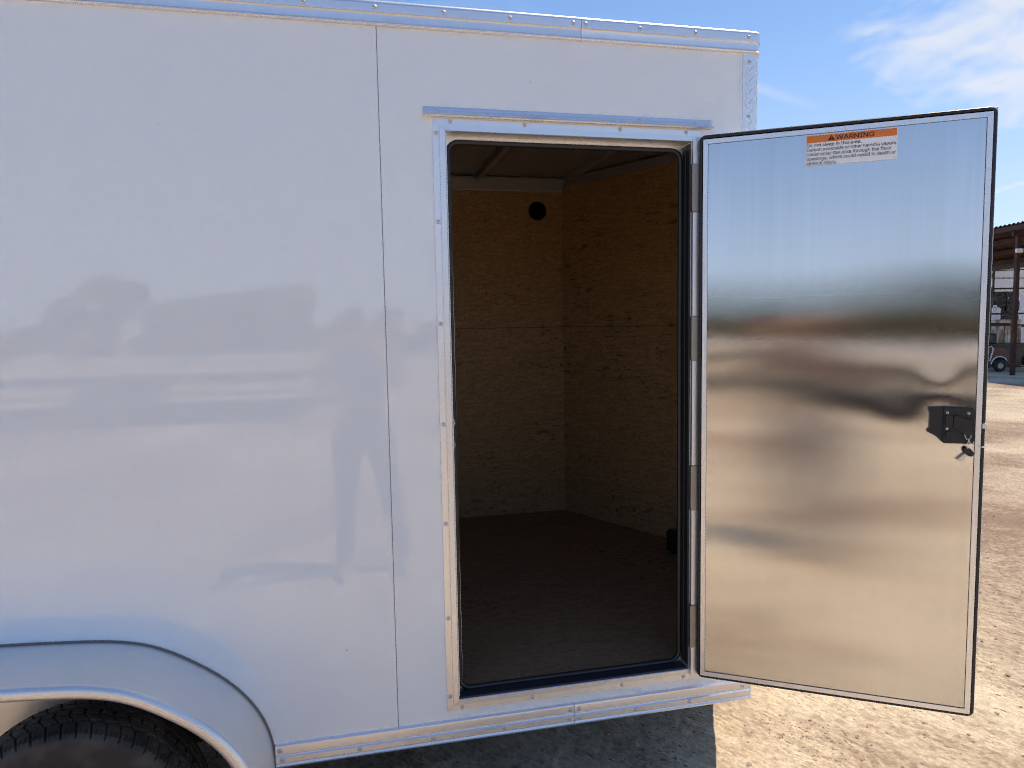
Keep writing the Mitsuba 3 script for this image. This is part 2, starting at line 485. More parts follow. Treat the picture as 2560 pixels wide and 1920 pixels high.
# aluminium cove under the ceiling
cove = [(0, 2.440), (0.006, 2.440), (0.0075, 2.446), (0.004, 2.448), (0.004, 2.513), (0.010, 2.516), (0.010, 2.519), (0, 2.519)]
add(TR+'__cove_trim', sweep(cove, [(XB+0.05, 4.2495, 0, -1), (XF-0.004, 4.2495, 0, -1)]), 'cove_metal')
a0 = np.array([XF, 2*YC-WALL])-np.array([vn[0], -vn[1]])*0.0495
a1 = np.array([NX, YC])-np.array([vn[0], -vn[1]])*0.0495
iv = -np.array([vn[0], -vn[1]])
a0 = a0+np.array([vd[0], -vd[1]])*0.004
add(TR+'__cove_trim', sweep(cove, [(a0[0], a0[1], iv[0], iv[1]), (a1[0], a1[1], iv[0], iv[1])]), 'cove_metal')
for bx in (1.318, 0.775, 0.365, -0.045, -0.455):
    add(TR+'__roof_bow', cbox(bx-0.016, bx+0.016, 2.24, 4.247, 2.496, 2.5305), 'cove_metal')
    if bx == 0.775:
        add(TR+'__roof_bow__bracket', cat_([cbox(bx+0.0165, bx+0.045, 4.222, 4.246, 2.519, 2.523), cbox(bx+0.0165, bx+0.019, 4.205, 4.246, 2.500, 2.5185)]), 'cove_metal')
add(TR+'__wall_vent', trimesh.creation.cylinder(radius=0.0565, height=0.030, sections=40, transform=trimesh.transformations.translation_matrix([1.139, 4.272, 2.325])@trimesh.transformations.rotation_matrix(math.pi/2, [1, 0, 0])),
    'vent_black', label='round black vent hole high in the board wall')
bm = cat_([cbox(1.555, 1.70, 3.262, 3.335, 0.4585, 0.575, 0.012), cbox(1.561, 1.70, 3.252, 3.262, 0.478, 0.552, 0.004)])
add(TR+'__junction_box', bm, 'black_plastic', label='black plastic box on the floor by the nose wall')

# rails: ribbed extrusions along the top and the bottom of the side, wrapped round the front corner
top_prof = [(0.0, 2.513), (0.006, 2.5115), (0.0105, 2.5135), (0.0115, 2.517), (0.0085, 2.5205), (0.0075, 2.524), (0.0075, 2.5435), (0.0095, 2.5465), (0.0125, 2.548), (0.0125, 2.569),
            (0.0117, 2.5745), (0.0095, 2.579), (0.006, 2.582), (0.001, 2.5835), (-0.03, 2.585), (-0.03, 2.5755), (0.0, 2.5755)]
bot_prof = [(0.0, 0.386), (0.003, 0.3855), (0.0085, 0.381), (0.0095, 0.377), (0.0095, 0.3560), (0.0070, 0.3525), (0.0060, 0.350), (0.0070, 0.3475), (0.0098, 0.345), (0.0098, 0.3290), (0.0070, 0.3260),
            (0.0062, 0.3235), (0.0075, 0.3205), (0.0095, 0.3175), (0.0080, 0.3130), (0.0, 0.3120), (-0.015, 0.312), (-0.015, 0.386)]


def corner_path(x0, x1, reach):
    path = [(x0, WALL, 0, -1), (XF-0.012, WALL, 0, -1)]
    a_end = math.atan2(vn[1], vn[0])
    for a in np.linspace(-math.pi/2, a_end, 7):
        path.append((XF-0.004, WALL+0.004, math.cos(a), math.sin(a)))
    p = np.array([XF-0.004, WALL+0.004])+vd*reach
    path.append((p[0], p[1], vn[0], vn[1]))
    return path


add(TR+'__top_rail', sweep(top_prof, [(XB, WALL, 0, -1), (0.7243, WALL, 0, -1)]), 'aluminium', smooth=32)
add(TR+'__top_rail', sweep(top_prof, corner_path(0.7258, 0, 1.15)), 'aluminium', smooth=32)
add(TR+'__bottom_rail', sweep(bot_prof, [(-0.266, WALL, 0, -1), (0.6823, WALL, 0, -1)]), 'aluminium', smooth=32)
add(TR+'__bottom_rail', sweep(bot_prof, corner_path(0.6838, 0, 1.15)), 'aluminium', smooth=32)

screw_mesh = lathe([(0, 0.0006), (0.0022, 0.0006), (0.0027, 0.0030), (0.0040, 0.0038), (0.0058, 0.0031), (0.0072, 0.0014), (0.0078, -0.0004), (0.0078, -0.001), (0, -0.001)], 16)
screw_ply = mikit.ply(screw_mesh, 'screw_steel', smooth=35)


def screw(parent, x, z, d, s=1.0):
    t = T().translate([x, WALL-d, z]).rotate([1, 0, 0], 90).rotate([0, 0, 1], float(rng.uniform(0, 90))).scale(0.88*s)
    add(parent+'__screw', screw_ply, None, to_world=t)


for x in (-0.096, 0.102, 0.301, 0.501, 0.699):
    screw(TR+'__top_rail', x, 2.5605, 0.0126)
for x in (0.739, 0.917, 1.107, 1.295):
    screw(TR+'__top_rail_001', x, 2.5600, 0.0126)
for x, z in ((-0.253, 0.367), (-0.246, 0.3375), (-0.017, 0.3375), (0.214, 0.3375), (0.442, 0.3375), (0.667, 0.367), (0.667, 0.3365)):
    screw(TR+'__bottom_rail', x, z, 0.0098, 1.12)
for x, z in ((0.698, 0.367), (0.699, 0.3365), (0.899, 0.3375), (1.098, 0.3375), (1.300, 0.367)):
    screw(TR+'__bottom_rail_001', x, z, 0.0098, 1.12)

# tread plate on the corner
CP = TR+'__corner_trim'
cprof = corner_path(1.2815, 0, 0.055)
add(CP, sweep([(0.0, ZB+0.003), (0.0025, ZB+0.003), (0.0025, ZT-0.003), (0.0, ZT-0.003)], cprof), 'diamond_plate', smooth=32)
loz = hull([(math.cos(a)*0.0125, math.sin(a)*0.0034, 0) for a in np.linspace(0, 2*math.pi, 12, endpoint=False)]+[(math.cos(a)*0.009, math.sin(a)*0.0015, 0.0012) for a in np.linspace(0, 2*math.pi, 8, endpoint=False)])
lz = []
for i in range(62):
    for j, (x, dz, an) in enumerate(((1.3105, 0, 52), (1.2965, 0.0172, -52), (1.283+0.0, 0.0, 52))):
        z = 0.41+i*0.0342+dz
        if z > ZT-0.02 or (j == 2):
            continue
        m = loz.copy()
        m.apply_transform(trimesh.transformations.rotation_matrix(math.radians(an), [0, 0, 1]))
        m.apply_transform(trimesh.transformations.rotation_matrix(math.pi/2, [1, 0, 0]))
        m.apply_translation([x, WALL-0.0024, z])
        lz.append(m)
add(CP+'__raised_tread', cat_(lz), 'diamond_plate', kind='stuff')
for z in (2.485, 2.311, 2.137, 1.963, 1.789):
    screw(CP, 1.3035, z, 0.0026)

# drip cap over the door
dprof = [(0, 2.2935), (0.002, 2.294), (0.0035, 2.2915), (0.0045, 2.285), (0.0065, 2.2795), (0.017, 2.2705), (0.0215, 2.2685), (0.0225, 2.2655), (0.0205, 2.2625), (0.017, 2.2645), (0.014, 2.2665), (0.0, 2.2655)]
DC = TR+'__drip_cap'
add(DC, sweep(dprof, [(0.2335, WALL, 0, -1), (1.168, WALL, 0, -1)]), 'aluminium', smooth=25)
for x in (0.273, 0.537, 0.919, 1.109):
    screw(DC, x, 2.2815, 0.0058, 0.8)

# door frame: four mitred lengths of aluminium extrusion
DF = TR+'__door_frame'
fprof = [(0, -0.001), (0, 0.0060), (0.0190, 0.006), (0.0200, 0.0118), (0.0365, 0.0125), (0.038, 0.0105), (0.038, -0.052), (0.0355, -0.052), (0.0355, -0.001)]
FX0, FX1, FZ0, FZ1 = DX0-0.038, DX1+0.038, DZ0-0.038, DZ1+0.038
cor = [(FX0, FZ0), (FX1, FZ0), (FX1, FZ1), (FX0, FZ1)]


def mitre_strip(a, b, prof, place):
    """a length of extrusion from corner a to corner b (inward is to the left), its ends cut at 45 degrees"""
    a, b = np.array(a, float), np.array(b, float)
    L = np.linalg.norm(b-a)
    t = (b-a)/L
    n = np.array([-t[1], t[0]])
    prof = np.asarray(prof, float)
    if not sg.Polygon(prof).exterior.is_ccw:
        prof = prof[::-1]
    g = 0.0003
    V = [place(*(a+t*(u+g)+n*u), d) for u, d in prof]+[place(*(a+t*(L-u-g)+n*u), d) for u, d in prof]
    k = len(prof)
    F = []
    for j in range(k):
        i2 = (j+1) % k
        F += [(j, i2, j+k), (i2, i2+k, j+k)]
    tv, tf = trimesh.creation.triangulate_polygon(sg.Polygon(prof), engine='earcut')
    idx = [int(np.argmin(((prof-q)**2).sum(1))) for q in tv]
    for f in tf:
        f = [idx[i] for i in f]
        F += [(f[0], f[2], f[1]), (k+f[0], k+f[1], k+f[2])]
    m = trimesh.Trimesh(np.array(V), F, process=False)
    trimesh.repair.fix_normals(m)
    return m


for nm, i in (('sill', 0), ('jamb', 1), ('header', 2), ('jamb', 3)):
    add(DF+'__'+nm, mitre_strip(cor[i], cor[(i+1) % 4], fprof, lambda x, z, d: (x, WALL-d, z)), 'frame_aluminium', smooth=25)
lip = sg.Polygon(dense(rounded_rect(DX0-0.001, DX1+0.001, DZ0-0.001, DZ1+0.001, 0.004), 1)).difference(sg.Polygon(rounded_rect(DX0+0.0185, DX1-0.006, DZ0+0.0045, DZ1-0.0115, 0.030)))
add(DF+'__stop', prism(lip, 0.0025, 'xz', 2.2185), 'frame_aluminium')
lipe = sg.Polygon(rounded_rect(DX0+0.0175, DX1-0.005, DZ0+0.0035, DZ1-0.0105, 0.031)).difference(sg.Polygon(rounded_rect(DX0+0.0195, DX1-0.007, DZ0+0.0055, DZ1-0.0125, 0.029)))
add(DF+'__stop_lip', prism(lipe, 0.010, 'xz', 2.2080), 'bright_steel')
loop = dense(rounded_rect(DX0+0.0115, DX1-0.0125, DZ0-0.0005+0.0095, DZ1-0.0185, 0.034), 0.04)
add(DF+'__seal', tube([(x, 2.2105+0.0008*math.sin(9*x+7*z), z) for x, z in loop], 0.0082, 10, closed=True), 'black_rubber', smooth=True)
add(DF+'__gasket', cat_([cbox(DX1-0.0042, DX1-0.0004, 2.164, 2.2165, DZ0+0.012, DZ1-0.006), cbox(DX1-0.0075, DX1-0.0042, 2.186, 2.204, DZ0+0.02, DZ1-0.02)]), 'black_rubber')
add(DF+'__threshold', cbox(DX0+0.001, DX1-0.0045, 2.163, 2.2165, DZ0+0.0003, DZ0+0.0042), 'sill_black')
for x in (0.313, 0.542, 0.852, 1.078):
    screw(DF, x, 2.2510, 0.0062, 0.95)
for z in (2.216, 1.956, 1.650, 1.341, 1.028, 0.724, 0.466):
    screw(DF, 0.2703, z, 0.0062, 0.95)
for x in (0.308, 0.541, 0.851, 1.077):
    screw(DF, x, 0.4265, 0.0062, 0.95)
# strike on the latch-side jamb: a bent steel keeper
kp = [(0.3005, 2.178, 1.368), (0.3022, 2.178, 1.355), (0.3065, 2.178, 1.346), (0.3075, 2.178, 1.343), (0.3022, 2.178, 1.332), (0.3018, 2.178, 1.290), (0.3035, 2.178, 1.281), (0.3078, 2.178, 1.275), (0.3030, 2.178, 1.268), (0.3010, 2.178, 1.258)]
add(DF+'__strike_plate', cat_([tube([(a, y, b) for a, _, b in kp], 0.0012, 6) for y in np.linspace(2.172, 2.186, 7)]), 'bright_steel', smooth=30)

# hinges between the frame and the door
HZ = ((1.997, 2.148), (1.517, 1.661), (1.015, 1.165), (0.539, 0.686))
for z0, z1 in HZ:
    leaf = cat_([cbox(1.0885, 1.1135, 2.139, 2.1573, z0, z1, 0.0008), ])
    add(TR+'__hinge', leaf, 'hinge_steel')
    k = [q for q in scene if q.startswith(TR+'__hinge')][-1]
    add(k+'__knuckle', tube([(1.1205, 2.139, z0-0.002), (1.1205, 2.139, z1+0.002)], 0.0068, 14), 'bright_steel', smooth=40)

# bright cover strips between the hinges
mat('strip_aluminium', principled((0.80, 0.80, 0.81), 0.42, metallic=0.85))
gaps = [FZ0+0.02]+[z for p in HZ[::-1] for z in p]+[FZ1-0.036]
for z0, z1 in zip(gaps[::2], gaps[1::2]):
    add(TR+'__hinge_strip', cbox(1.0935, 1.1170, 2.1430, 2.1572, z0+0.001, z1-0.001, 0.0006), 'strip_aluminium')

# ------------------------------------------------------------------ the open door: local x = along the door, y = up, z = out of its inner face
DO = np.array([1.115937, 2.12, 0.0])
DDIR = np.array([0.8445175, -0.5355279, 0.0])
DN = np.array([-0.5355279, -0.8445175, 0.0])
DT = T(np.array([[DDIR[0], 0, DN[0], DO[0]], [DDIR[1], 0, DN[1], DO[1]], [0, 1, 0, 0], [0, 0, 0, 1]], float).tolist())
DM = np.array([[DDIR[0], 0, DN[0], DO[0]], [DDIR[1], 0, DN[1], DO[1]], [0, 1, 0, 0], [0, 0, 0, 1]], float)
D = TR+'__door'
S1, DB, DTp = 0.790, 0.449, 2.219


def dadd(key, mesh, bsdf, smooth=False, **k):
    m = mesh.copy()
    m.apply_transform(DM)
    return add(key, m, bsdf, smooth, **k)


dadd(D, cat_([cbox(-0.021, S1+0.0185, DB-0.016, DTp+0.0185, -0.043, -0.031, 0.001)]), 'white_gloss')
dadd(D+'__core', cbox(0.001, S1-0.001, DB+0.001, DTp-0.001, -0.0312, -0.004), 'frame_aluminium')
dc = [(0, DB), (S1, DB), (S1, DTp), (0, DTp)]
tprof = [(0, -0.031), (0, -0.0006), (0.0006, 0.0), (0.0137, 0.0), (0.0145, -0.0008), (0.0145, -0.004), (0.012, -0.004), (0.0, -0.031)]
tprof = [(0, -0.030), (0, -0.0006), (0.0006, 0.0), (0.0137, 0.0), (0.0145, -0.0008), (0.0145, -0.0035), (0.0, -0.0036)]
tprof = [(0, -0.004), (0, 0.0), (0.0142, 0.0), (0.0145, -0.0003), (0.0145, -0.0038)]
for i in range(4):
    dadd(D+'__edge_trim', mitre_strip(dc[i], dc[(i+1) % 4], tprof, lambda x, z, d: (x, z, d)), 'frame_aluminium', smooth=25)
# the inner sheet: thin mill-finish aluminium, a little oil-canned
nu, nv = 75, 141
su, sv = np.linspace(0.0142, S1-0.0142, nu), np.linspace(DB+0.0142, DTp-0.0142, nv)
A, B = np.meshgrid(su, sv, indexing='ij')
P3 = np.stack([A*1.8, B*2.3, 0*A], -1)
edge = np.clip(np.minimum.reduce([A-su[0], su[-1]-A, B-sv[0], sv[-1]-B])/0.10, 0, 1)
edge = edge*edge*(3-2*edge)
wave = (meshkit.fbm(P3+1.3, 2, 21)-0.5)*0.0008
band = 0.5*(1+np.tanh((B-1.18)/0.10))*0.5*(1-np.tanh((B-1.66)/0.10))       # slack in the middle of the sheet, drum-tight near its ends
wave += band*0.0008*np.sin(2*math.pi*(A/0.86+0.02))*np.sin((B-1.42)*5.2)
wave += 0.0009*np.exp(-((A-0.69)/0.075)**2-((B-1.43)/0.055)**2)
wave -= 0.0005*np.exp(-((A-0.58)/0.07)**2-((B-1.40)/0.06)**2)
wave *= edge*np.clip((2.10-B)/0.15+0.15, 0.15, 1)
V = np.stack([A, B, -0.0030+wave*0.9], -1).reshape(-1, 3)
V = V@DM[:3, :3].T+DM[:3, 3]
gi = np.arange(A.size).reshape(A.shape)
Fq = np.stack([gi[:-1, :-1], gi[1:, :-1], gi[1:, 1:], gi[:-1, 1:]], -1).reshape(-1, 4)
add(D+'__inner_sheet', (V, Fq), 'door_sheet', smooth=True, uv=np.stack([A, B], -1).reshape(-1, 2), label='mirror-like brushed aluminium sheet lining the door')
for off, tz, r in ((0.0060, -0.0105, 0.0064), (0.0075, -0.0235, 0.0078)):
    lp = dense(rounded_rect(-off, S1+off, DB-off*0.9, DTp+off*1.5, 0.014), 0.05)
    dadd(D+'__seal', tube([(x, z, tz+0.0006*math.sin(11*z+5*x)) for x, z in lp], r, 10, closed=True), 'black_rubber', smooth=True)
caulk = sg.box(0.0143, DB+0.0143, S1-0.0143, DTp-0.0143).difference(sg.box(0.0156, DB+0.0158, S1-0.0156, DTp-0.0154))
dadd(D+'__edge_caulk', prism(caulk, 0.0012, 'xy', -0.0026), 'black_rubber')
# latch
lat = sg.Polygon([(0.6525, 1.3810), (0.6870, 1.3835), (0.7588, 1.3818), (0.7690, 1.3780), (0.7712, 1.3690), (0.7722, 1.2850), (0.7690, 1.2765), (0.7610, 1.2740), (0.6939, 1.2740), (0.6870, 1.2800), (0.6784, 1.2905), (0.6650, 1.2990), (0.6515, 1.3055), (0.6505, 1.3140), (0.6555, 1.3180), (0.6562, 1.3640), (0.6525, 1.3690)])
LT = D+'__latch'
lm = [prism(lat, 0.010, 'xy', -0.003), prism(lat.intersection(sg.box(0.689, 1.2, 0.9, 1.5)).buffer(-0.002), 0.005, 'xy', 0.007)]
lev = sg.Polygon([(0.7155, 1.3561), (0.7266, 1.3575), (0.7360, 1.3530), (0.7453, 1.3484), (0.7600, 1.3456), (0.7640, 1.3440), (0.7640, 1.2783), (0.7500, 1.2880), (0.7412, 1.3054), (0.7300, 1.3170), (0.7147, 1.3238)])
lm.append(prism(lev, 0.010, 'xy', 0.012))
lm.append(prism(sg.box(0.695, 1.3254, 0.7136, 1.3580).buffer(-0.002).buffer(0.002), 0.008, 'xy', 0.012))
lm.append(prism(sg.Point(0.708, 1.300).buffer(0.012).union(sg.Point(0.718, 1.287).buffer(0.010)).convex_hull, 0.007, 'xy', 0.012))
dadd(LT, cat_(lm), 'black_plastic', smooth=20)
ring = lathe([(0.0016, 0.0), (0.0018, 0.0018), (0.0036, 0.0020), (0.0041, 0.0)], 16)
for s, z in ((0.7004, 1.3654), (0.7545, 1.3651), (0.7004, 1.3180)):
    m = ring.copy()
    m.apply_translation([s, z, 0.012])
    dadd(D+'__rivet', m, 'bright_steel', smooth=30)
dadd(D+'__bolt', cbox(S1+0.003, S1+0.0145, 1.318, 1.335, -0.0150, -0.0030), 'bright_steel')
# warning sticker
WS = TR+'__warning_sticker'
dadd(WS, cbox(0.3030, 0.5500, 2.1095, 2.2000, -0.0016, -0.0004, 0.0002), 'warning_white', label='white sticker with an orange WARNING band')
dadd(WS+'__header_band', cbox(0.3045, 0.5487, 2.1770, 2.1988, -0.0003, 0.0002, 0.0001), 'warning_orange')


def text(t, height, x, z, width=None, bold=True, base=0.0, th=0.0003):
    m = meshkit.text_mesh(t, height, th, bold)
    m.vertices[:, 0] -= m.vertices[:, 0].min()
    if width:
        m.vertices[:, 0] *= width/m.vertices[:, 0].max()
    m.apply_translation([x, z, base])
    return m


dadd(WS+'__lettering', text('WARNING', 0.0128, 0.3860, 2.1813, 0.1030, True, 0.0003), 'print_black')
tri = sg.Polygon([(0.3640, 2.1812), (0.3822, 2.1812), (0.3731, 2.1955)]).buffer(0.0006)
ex = sg.box(0.3722, 2.1855, 0.3740, 2.1918).union(sg.box(0.3722, 2.1828, 0.3740, 2.1843))
dadd(WS+'__warning_triangle', prism(tri.difference(ex), 0.0003, 'xy', 0.0003), 'print_black')
rows = ['Do not sleep in this area.', 'Carbon monoxide or other harmful vapors', 'could enter the area through the floor', 'openings, which could result in death or', 'serious injury.']
wd = [0.1515, 0.2425, 0.2310, 0.2430, 0.0850]
for i, (t, w) in enumerate(zip(rows, wd)):
    dadd(WS+'__lettering', text(t, 0.0094, 0.3047, 2.1655-i*0.01325, w, True, -0.0003), 'print_black')
dadd(WS+'__print_mark', cbox(0.5410, 0.5468, 2.1130, 2.1138, -0.0003, 0.0, 0.0001), 'print_black')

# keys hanging from the latch on a white tie
KY = thing('key_ring', 'black headed key hanging by a thin white tie from the door latch', 'key')
head = sg.Point(0, 0).buffer(1, 20)
from shapely import affinity
hp = affinity.translate(affinity.rotate(affinity.scale(head, 0.0098, 0.0150), 42, origin=(0, 0)), 0.7580, 1.2510)
dadd(KY+'__key_head', prism(hp, 0.004, 'xy', 0.010), 'black_plastic')
bl = sg.Polygon([(0.7508, 1.2470), (0.7565, 1.2405), (0.7480, 1.2330), (0.7455, 1.2255), (0.7400, 1.2225), (0.7340, 1.2235), (0.7292, 1.2265), (0.7420, 1.2400)])
dadd(KY+'__blade', prism(bl, 0.0022, 'xy', 0.011), 'bright_steel', label='grey metal key blade')
st = [[(0.7431, 1.3040, 0.024), (0.7445, 1.2975, 0.0245), (0.7490, 1.2905, 0.0235), (0.7537, 1.2880, 0.022), (0.7575, 1.2930, 0.0235), (0.7596, 1.2985, 0.0245), (0.7590, 1.3040, 0.024)],
      [(0.7525, 1.2915, 0.0235), (0.7550, 1.2905, 0.0240), (0.7545, 1.2850, 0.0235), (0.7515, 1.2780, 0.0205), (0.7505, 1.2700, 0.017), (0.7530, 1.2625, 0.0150)],
      [(0.7537, 1.2870, 0.0235), (0.7560, 1.2780, 0.0215), (0.7565, 1.2700, 0.018), (0.7545, 1.2625, 0.0150)],
      [(0.7540, 1.2870, 0.023), (0.7600, 1.2800, 0.020), (0.7661, 1.2735, 0.015), (0.7753, 1.2710, 0.006), (0.7919, 1.2656, 0.002), (0.8005, 1.2640, -0.004), (0.8120, 1.2620, -0.012)]]
dadd(KY+'__tie', cat_([tube(q, 0.0008, 6) for q in st]+[tube(st[3][4:], 0.0019, 6)]), 'white_string')

# ------------------------------------------------------------------ fender, wheels, running gear
FE = TR+'__fender'
yw, yo = WALL-0.0005, 1.972
prof = [(0.0, yw), (0.0010, yw-0.003)]                      # (inward offset from the contact curve, y)
for t in np.linspace(0.03, 1, 9):
    prof.append((0.001+0.011*t**1.4, yw-0.003-0.216*t))
r_ = 0.0185
cx_, cy_ = prof[-1][0]+r_, prof[-1][1]
for a in np.linspace(10, 195, 14):
    prof.append((cx_-r_*math.cos(math.radians(a)), cy_-r_*math.sin(math.radians(a))))
prof += [(prof[-1][0]+0.001, prof[-1][1]+0.012)]
rows_ = []
for i, (o, y) in enumerate(prof):
    q = fcurve(o)
    rows_.append(np.stack([q[:, 0], np.full(len(q), y), q[:, 1]], -1))
G = np.stack(rows_, 1)
G2 = np.concatenate([G, G[:, ::-1]+np.concatenate([fn_in[:, None, :1]*0.0025, 0*fn_in[:, None, :1], fn_in[:, None, 1:]*0.0025], -1)], 1)
n1, n2 = G2.shape[:2]
ii = np.arange(n1*n2).reshape(n1, n2)
Fq = np.concatenate([np.stack([ii[:-1, j], ii[1:, j], ii[1:, (j+1) % n2], ii[:-1, (j+1) % n2]], -1) for j in range(n2)])
fm = trimesh.Trimesh(G2.reshape(-1, 3), np.vstack([Fq[:, [0, 1, 2]], Fq[:, [0, 2, 3]]]), process=False)
fm.fix_normals()
add(FE, fm, 'fender_aluminium', smooth=40)
# bead where the fender meets the wall
q = fcurve(-0.002)
add(FE+'__bead', tube(np.stack([q[:, 0], np.full(len(q), WALL-0.002), q[:, 1]], -1)[30:], 0.0032, 8), 'bead_seal', smooth=True)
# wheel box behind
q = fcurve(0.031)[::4]
box_ = sg.Polygon(list(map(tuple, fcurve(0.027)))+[(-0.30, 0.25), (2*xm+0.30, 0.25)]).buffer(0)
ringp = box_.difference(box_.buffer(-0.004).union(sg.box(-4, 0, 1, 0.262)))
plate = box_.intersection(sg.box(WCX2+0.1, 0, WCX-0.02, 2))
add(TR+'__wheel_well', cat_([prism(ringp, 0.30, 'xz', WALL+0.0145), prism(box_.difference(plate), 0.006, 'xz', WALL+0.31)]), 'black_steel')
add(TR+'__wheel_well__splash_plate', prism(plate, 0.006, 'xz', WALL+0.13), 'fender_aluminium')


def tyre_mesh(R=0.337, W=0.205, nth=1260, bead=0.185):
    prof = []                                              # (r, y): from one bead over the tread to the other
    hw = W/2
    side = [(bead, -hw*0.70), (0.212, -hw*0.93), (0.248, -hw*1.03), (0.280, -hw*1.04), (0.305, -hw*0.99), (0.313, -hw*0.965)]
    tread = [(R-0.0135*abs(t)**2.6-0.0005, hw*0.90*t) for t in np.linspace(-1, 1, 65)]
    prof = side+tread+[(r, -y) for r, y in side[::-1]]
    prof = np.array(prof)
    k0, k1 = len(side), len(side)+65
    th = np.arange(nth)*2*math.pi/nth
    rr = np.repeat(prof[None, :, 0], nth, 0)
    yy = np.repeat(prof[None, :, 1], nth, 0)
    t = np.linspace(-1, 1, 65)
    dep = np.zeros((nth, 65))
    for g in (-0.52, -0.17, 0.17, 0.52):                   # grooves round the tyre, zig-zag
        zig = 0.018*np.sign(np.sin(th*56))[:, None]
        dep = np.maximum(dep, 0.0095*(np.abs(t[None]-g-zig) < 0.040))
    for lo, hi, nb, ph, tilt in ((-1.01, -0.52, 56, 0.0, 0.10), (-0.52, -0.17, 56, 0.5, 0.25), (-0.17, 0.17, 56, 0.2, 0.0), (0.17, 0.52, 56, 0.7, 0.25), (0.52, 1.01, 56, 0.3, 0.10)):
        ph_ = (th[:, None]*nb/(2*math.pi)+ph+tilt*(t[None]-lo)*8) % 1
        on = (ph_ < (0.16 if abs(lo) > 0.5 or hi > 0.9 else 0.13)) & (t[None] >= lo) & (t[None] < hi)
        dep = np.maximum(dep, (0.0085 if abs(lo+hi) > 0.8 else 0.0070)*on)
        if abs(lo) > 0.9 or hi > 0.9:
            fin = ((th[:, None]*nb*3/(2*math.pi)+ph) % 1 < 0.22) & (np.abs(t[None]) > 0.80)
            dep = np.maximum(dep, 0.0022*fin)
    rr[:, k0:k1] -= dep
    for j in (k0-1, k0-2):
        s_ = ((th*56/(2*math.pi)) % 1 < 0.2)
        rr[:, j] -= 0.002*s_
        rr[:, -1-j] -= 0.002*s_
    Vv = np.stack([rr*np.sin(th)[:, None], yy, rr*np.cos(th)[:, None]], -1)
    n, k = rr.shape
    ii = np.arange(n*k).reshape(n, k)
    nx = np.roll(ii, -1, 0)
    Fq = np.stack([ii[:, :-1], ii[:, 1:], nx[:, 1:], nx[:, :-1]], -1).reshape(-1, 4)
    return trimesh.Trimesh(Vv.reshape(-1, 3), np.vstack([Fq[:, [0, 1, 2]], Fq[:, [0, 2, 3]]]), process=False)


tyre_ply = mikit.ply(tyre_mesh(), 'tyre_rubber', smooth=38)
rim = lathe([(0, -0.045), (0.035, -0.046), (0.04, -0.035), (0.07, -0.03), (0.11, -0.018), (0.145, -0.03), (0.165, -0.055), (0.172, -0.078), (0.188, -0.080), (0.190, -0.070), (0.180, -0.05), (0.175, 0.07), (0.0, 0.07)], 48)
rim.apply_transform(trimesh.transformations.rotation_matrix(-math.pi/2, [1, 0, 0]))
rim_ply = mikit.ply(rim, 'rim_paint', smooth=35)
hub = lathe([(0, -0.075), (0.022, -0.073), (0.026, -0.045), (0, -0.045)], 20)
hub.apply_transform(trimesh.transformations.rotation_matrix(-math.pi/2, [1, 0, 0]))
hub_ply = mikit.ply(hub, 'bright_steel', smooth=35)
for nm, wx in (('wheel', WCX), ('wheel_001', WCX2)):
    t = T().translate([wx, WY, WZ])
    scene[TR+'__'+nm+'__tyre'] = dict(tyre_ply, to_world=t)
    scene[TR+'__'+nm+'__rim'] = dict(rim_ply, to_world=t)
    scene[TR+'__'+nm+'__hub'] = dict(hub_ply, to_world=t)
for y0 in (2.50, 3.90):
    add(TR+'__chassis_beam', cbox(XB+0.05, 1.45, y0, y0+0.05, 0.30, 0.404), 'black_steel')
for bx in (-2.2, -0.10, 0.50, 1.10):
    add(TR+'__cross_member', cbox(bx, bx+0.04, 2.30, 4.20, 0.365, 0.404), 'black_steel')
add(TR+'__spring_hanger', cat_([cbox(-0.36, -0.30, 2.20, 2.30, 0.27, 0.36), cbox(-0.44, -0.22, 2.19, 2.31, 0.355, 0.372)]), 'black_steel')
for wx in (WCX, WCX2):
    add(TR+'__axle', tube([(wx, 2.14, WZ), (wx, 4.3, WZ)], 0.03, 12), 'black_steel', smooth=True)
for wx in (WCX, WCX2):
    t = T().translate([wx, 2*YC-WY, WZ]).rotate([0, 0, 1], 180)
    k = add(TR+'__wheel__tyre', tyre_ply, None, to_world=t)
for ty in (2.98, 3.49):
    add(TR+'__tongue', tube([(1.6, ty, 0.36), (2.95, YC+(ty-YC)*0.06, 0.36)], 0.035, 8), 'black_steel')
add(TR+'__jack', cat_([tube([(2.75, YC, 0.02), (2.75, YC, 0.80)], 0.03, 12), cbox(2.69, 2.81, YC-0.06, YC+0.06, 0.0, 0.02)]), 'black_steel')
#YARD#
# ------------------------------------------------------------------ the far side of the yard (frame turned with the shed: x across, y away)
YM = np.eye(4)
YM[:3, :3] = np.array([[math.cos(YAW), math.sin(YAW), 0], [-math.sin(YAW), math.cos(YAW), 0], [0, 0, 1]])


def yadd(key, mesh, bsdf, smooth=False, **k):
    m = mesh.copy()
    m.apply_transform(YM)
    return add(key, m, bsdf, smooth, **k)


def rust(dark, light):
    return proc(lambda p, n, uv: mix(dark, light, smoothstep(0.35, 0.7, fbm(p.x*6, p.y*6, p.z*3, 4))))


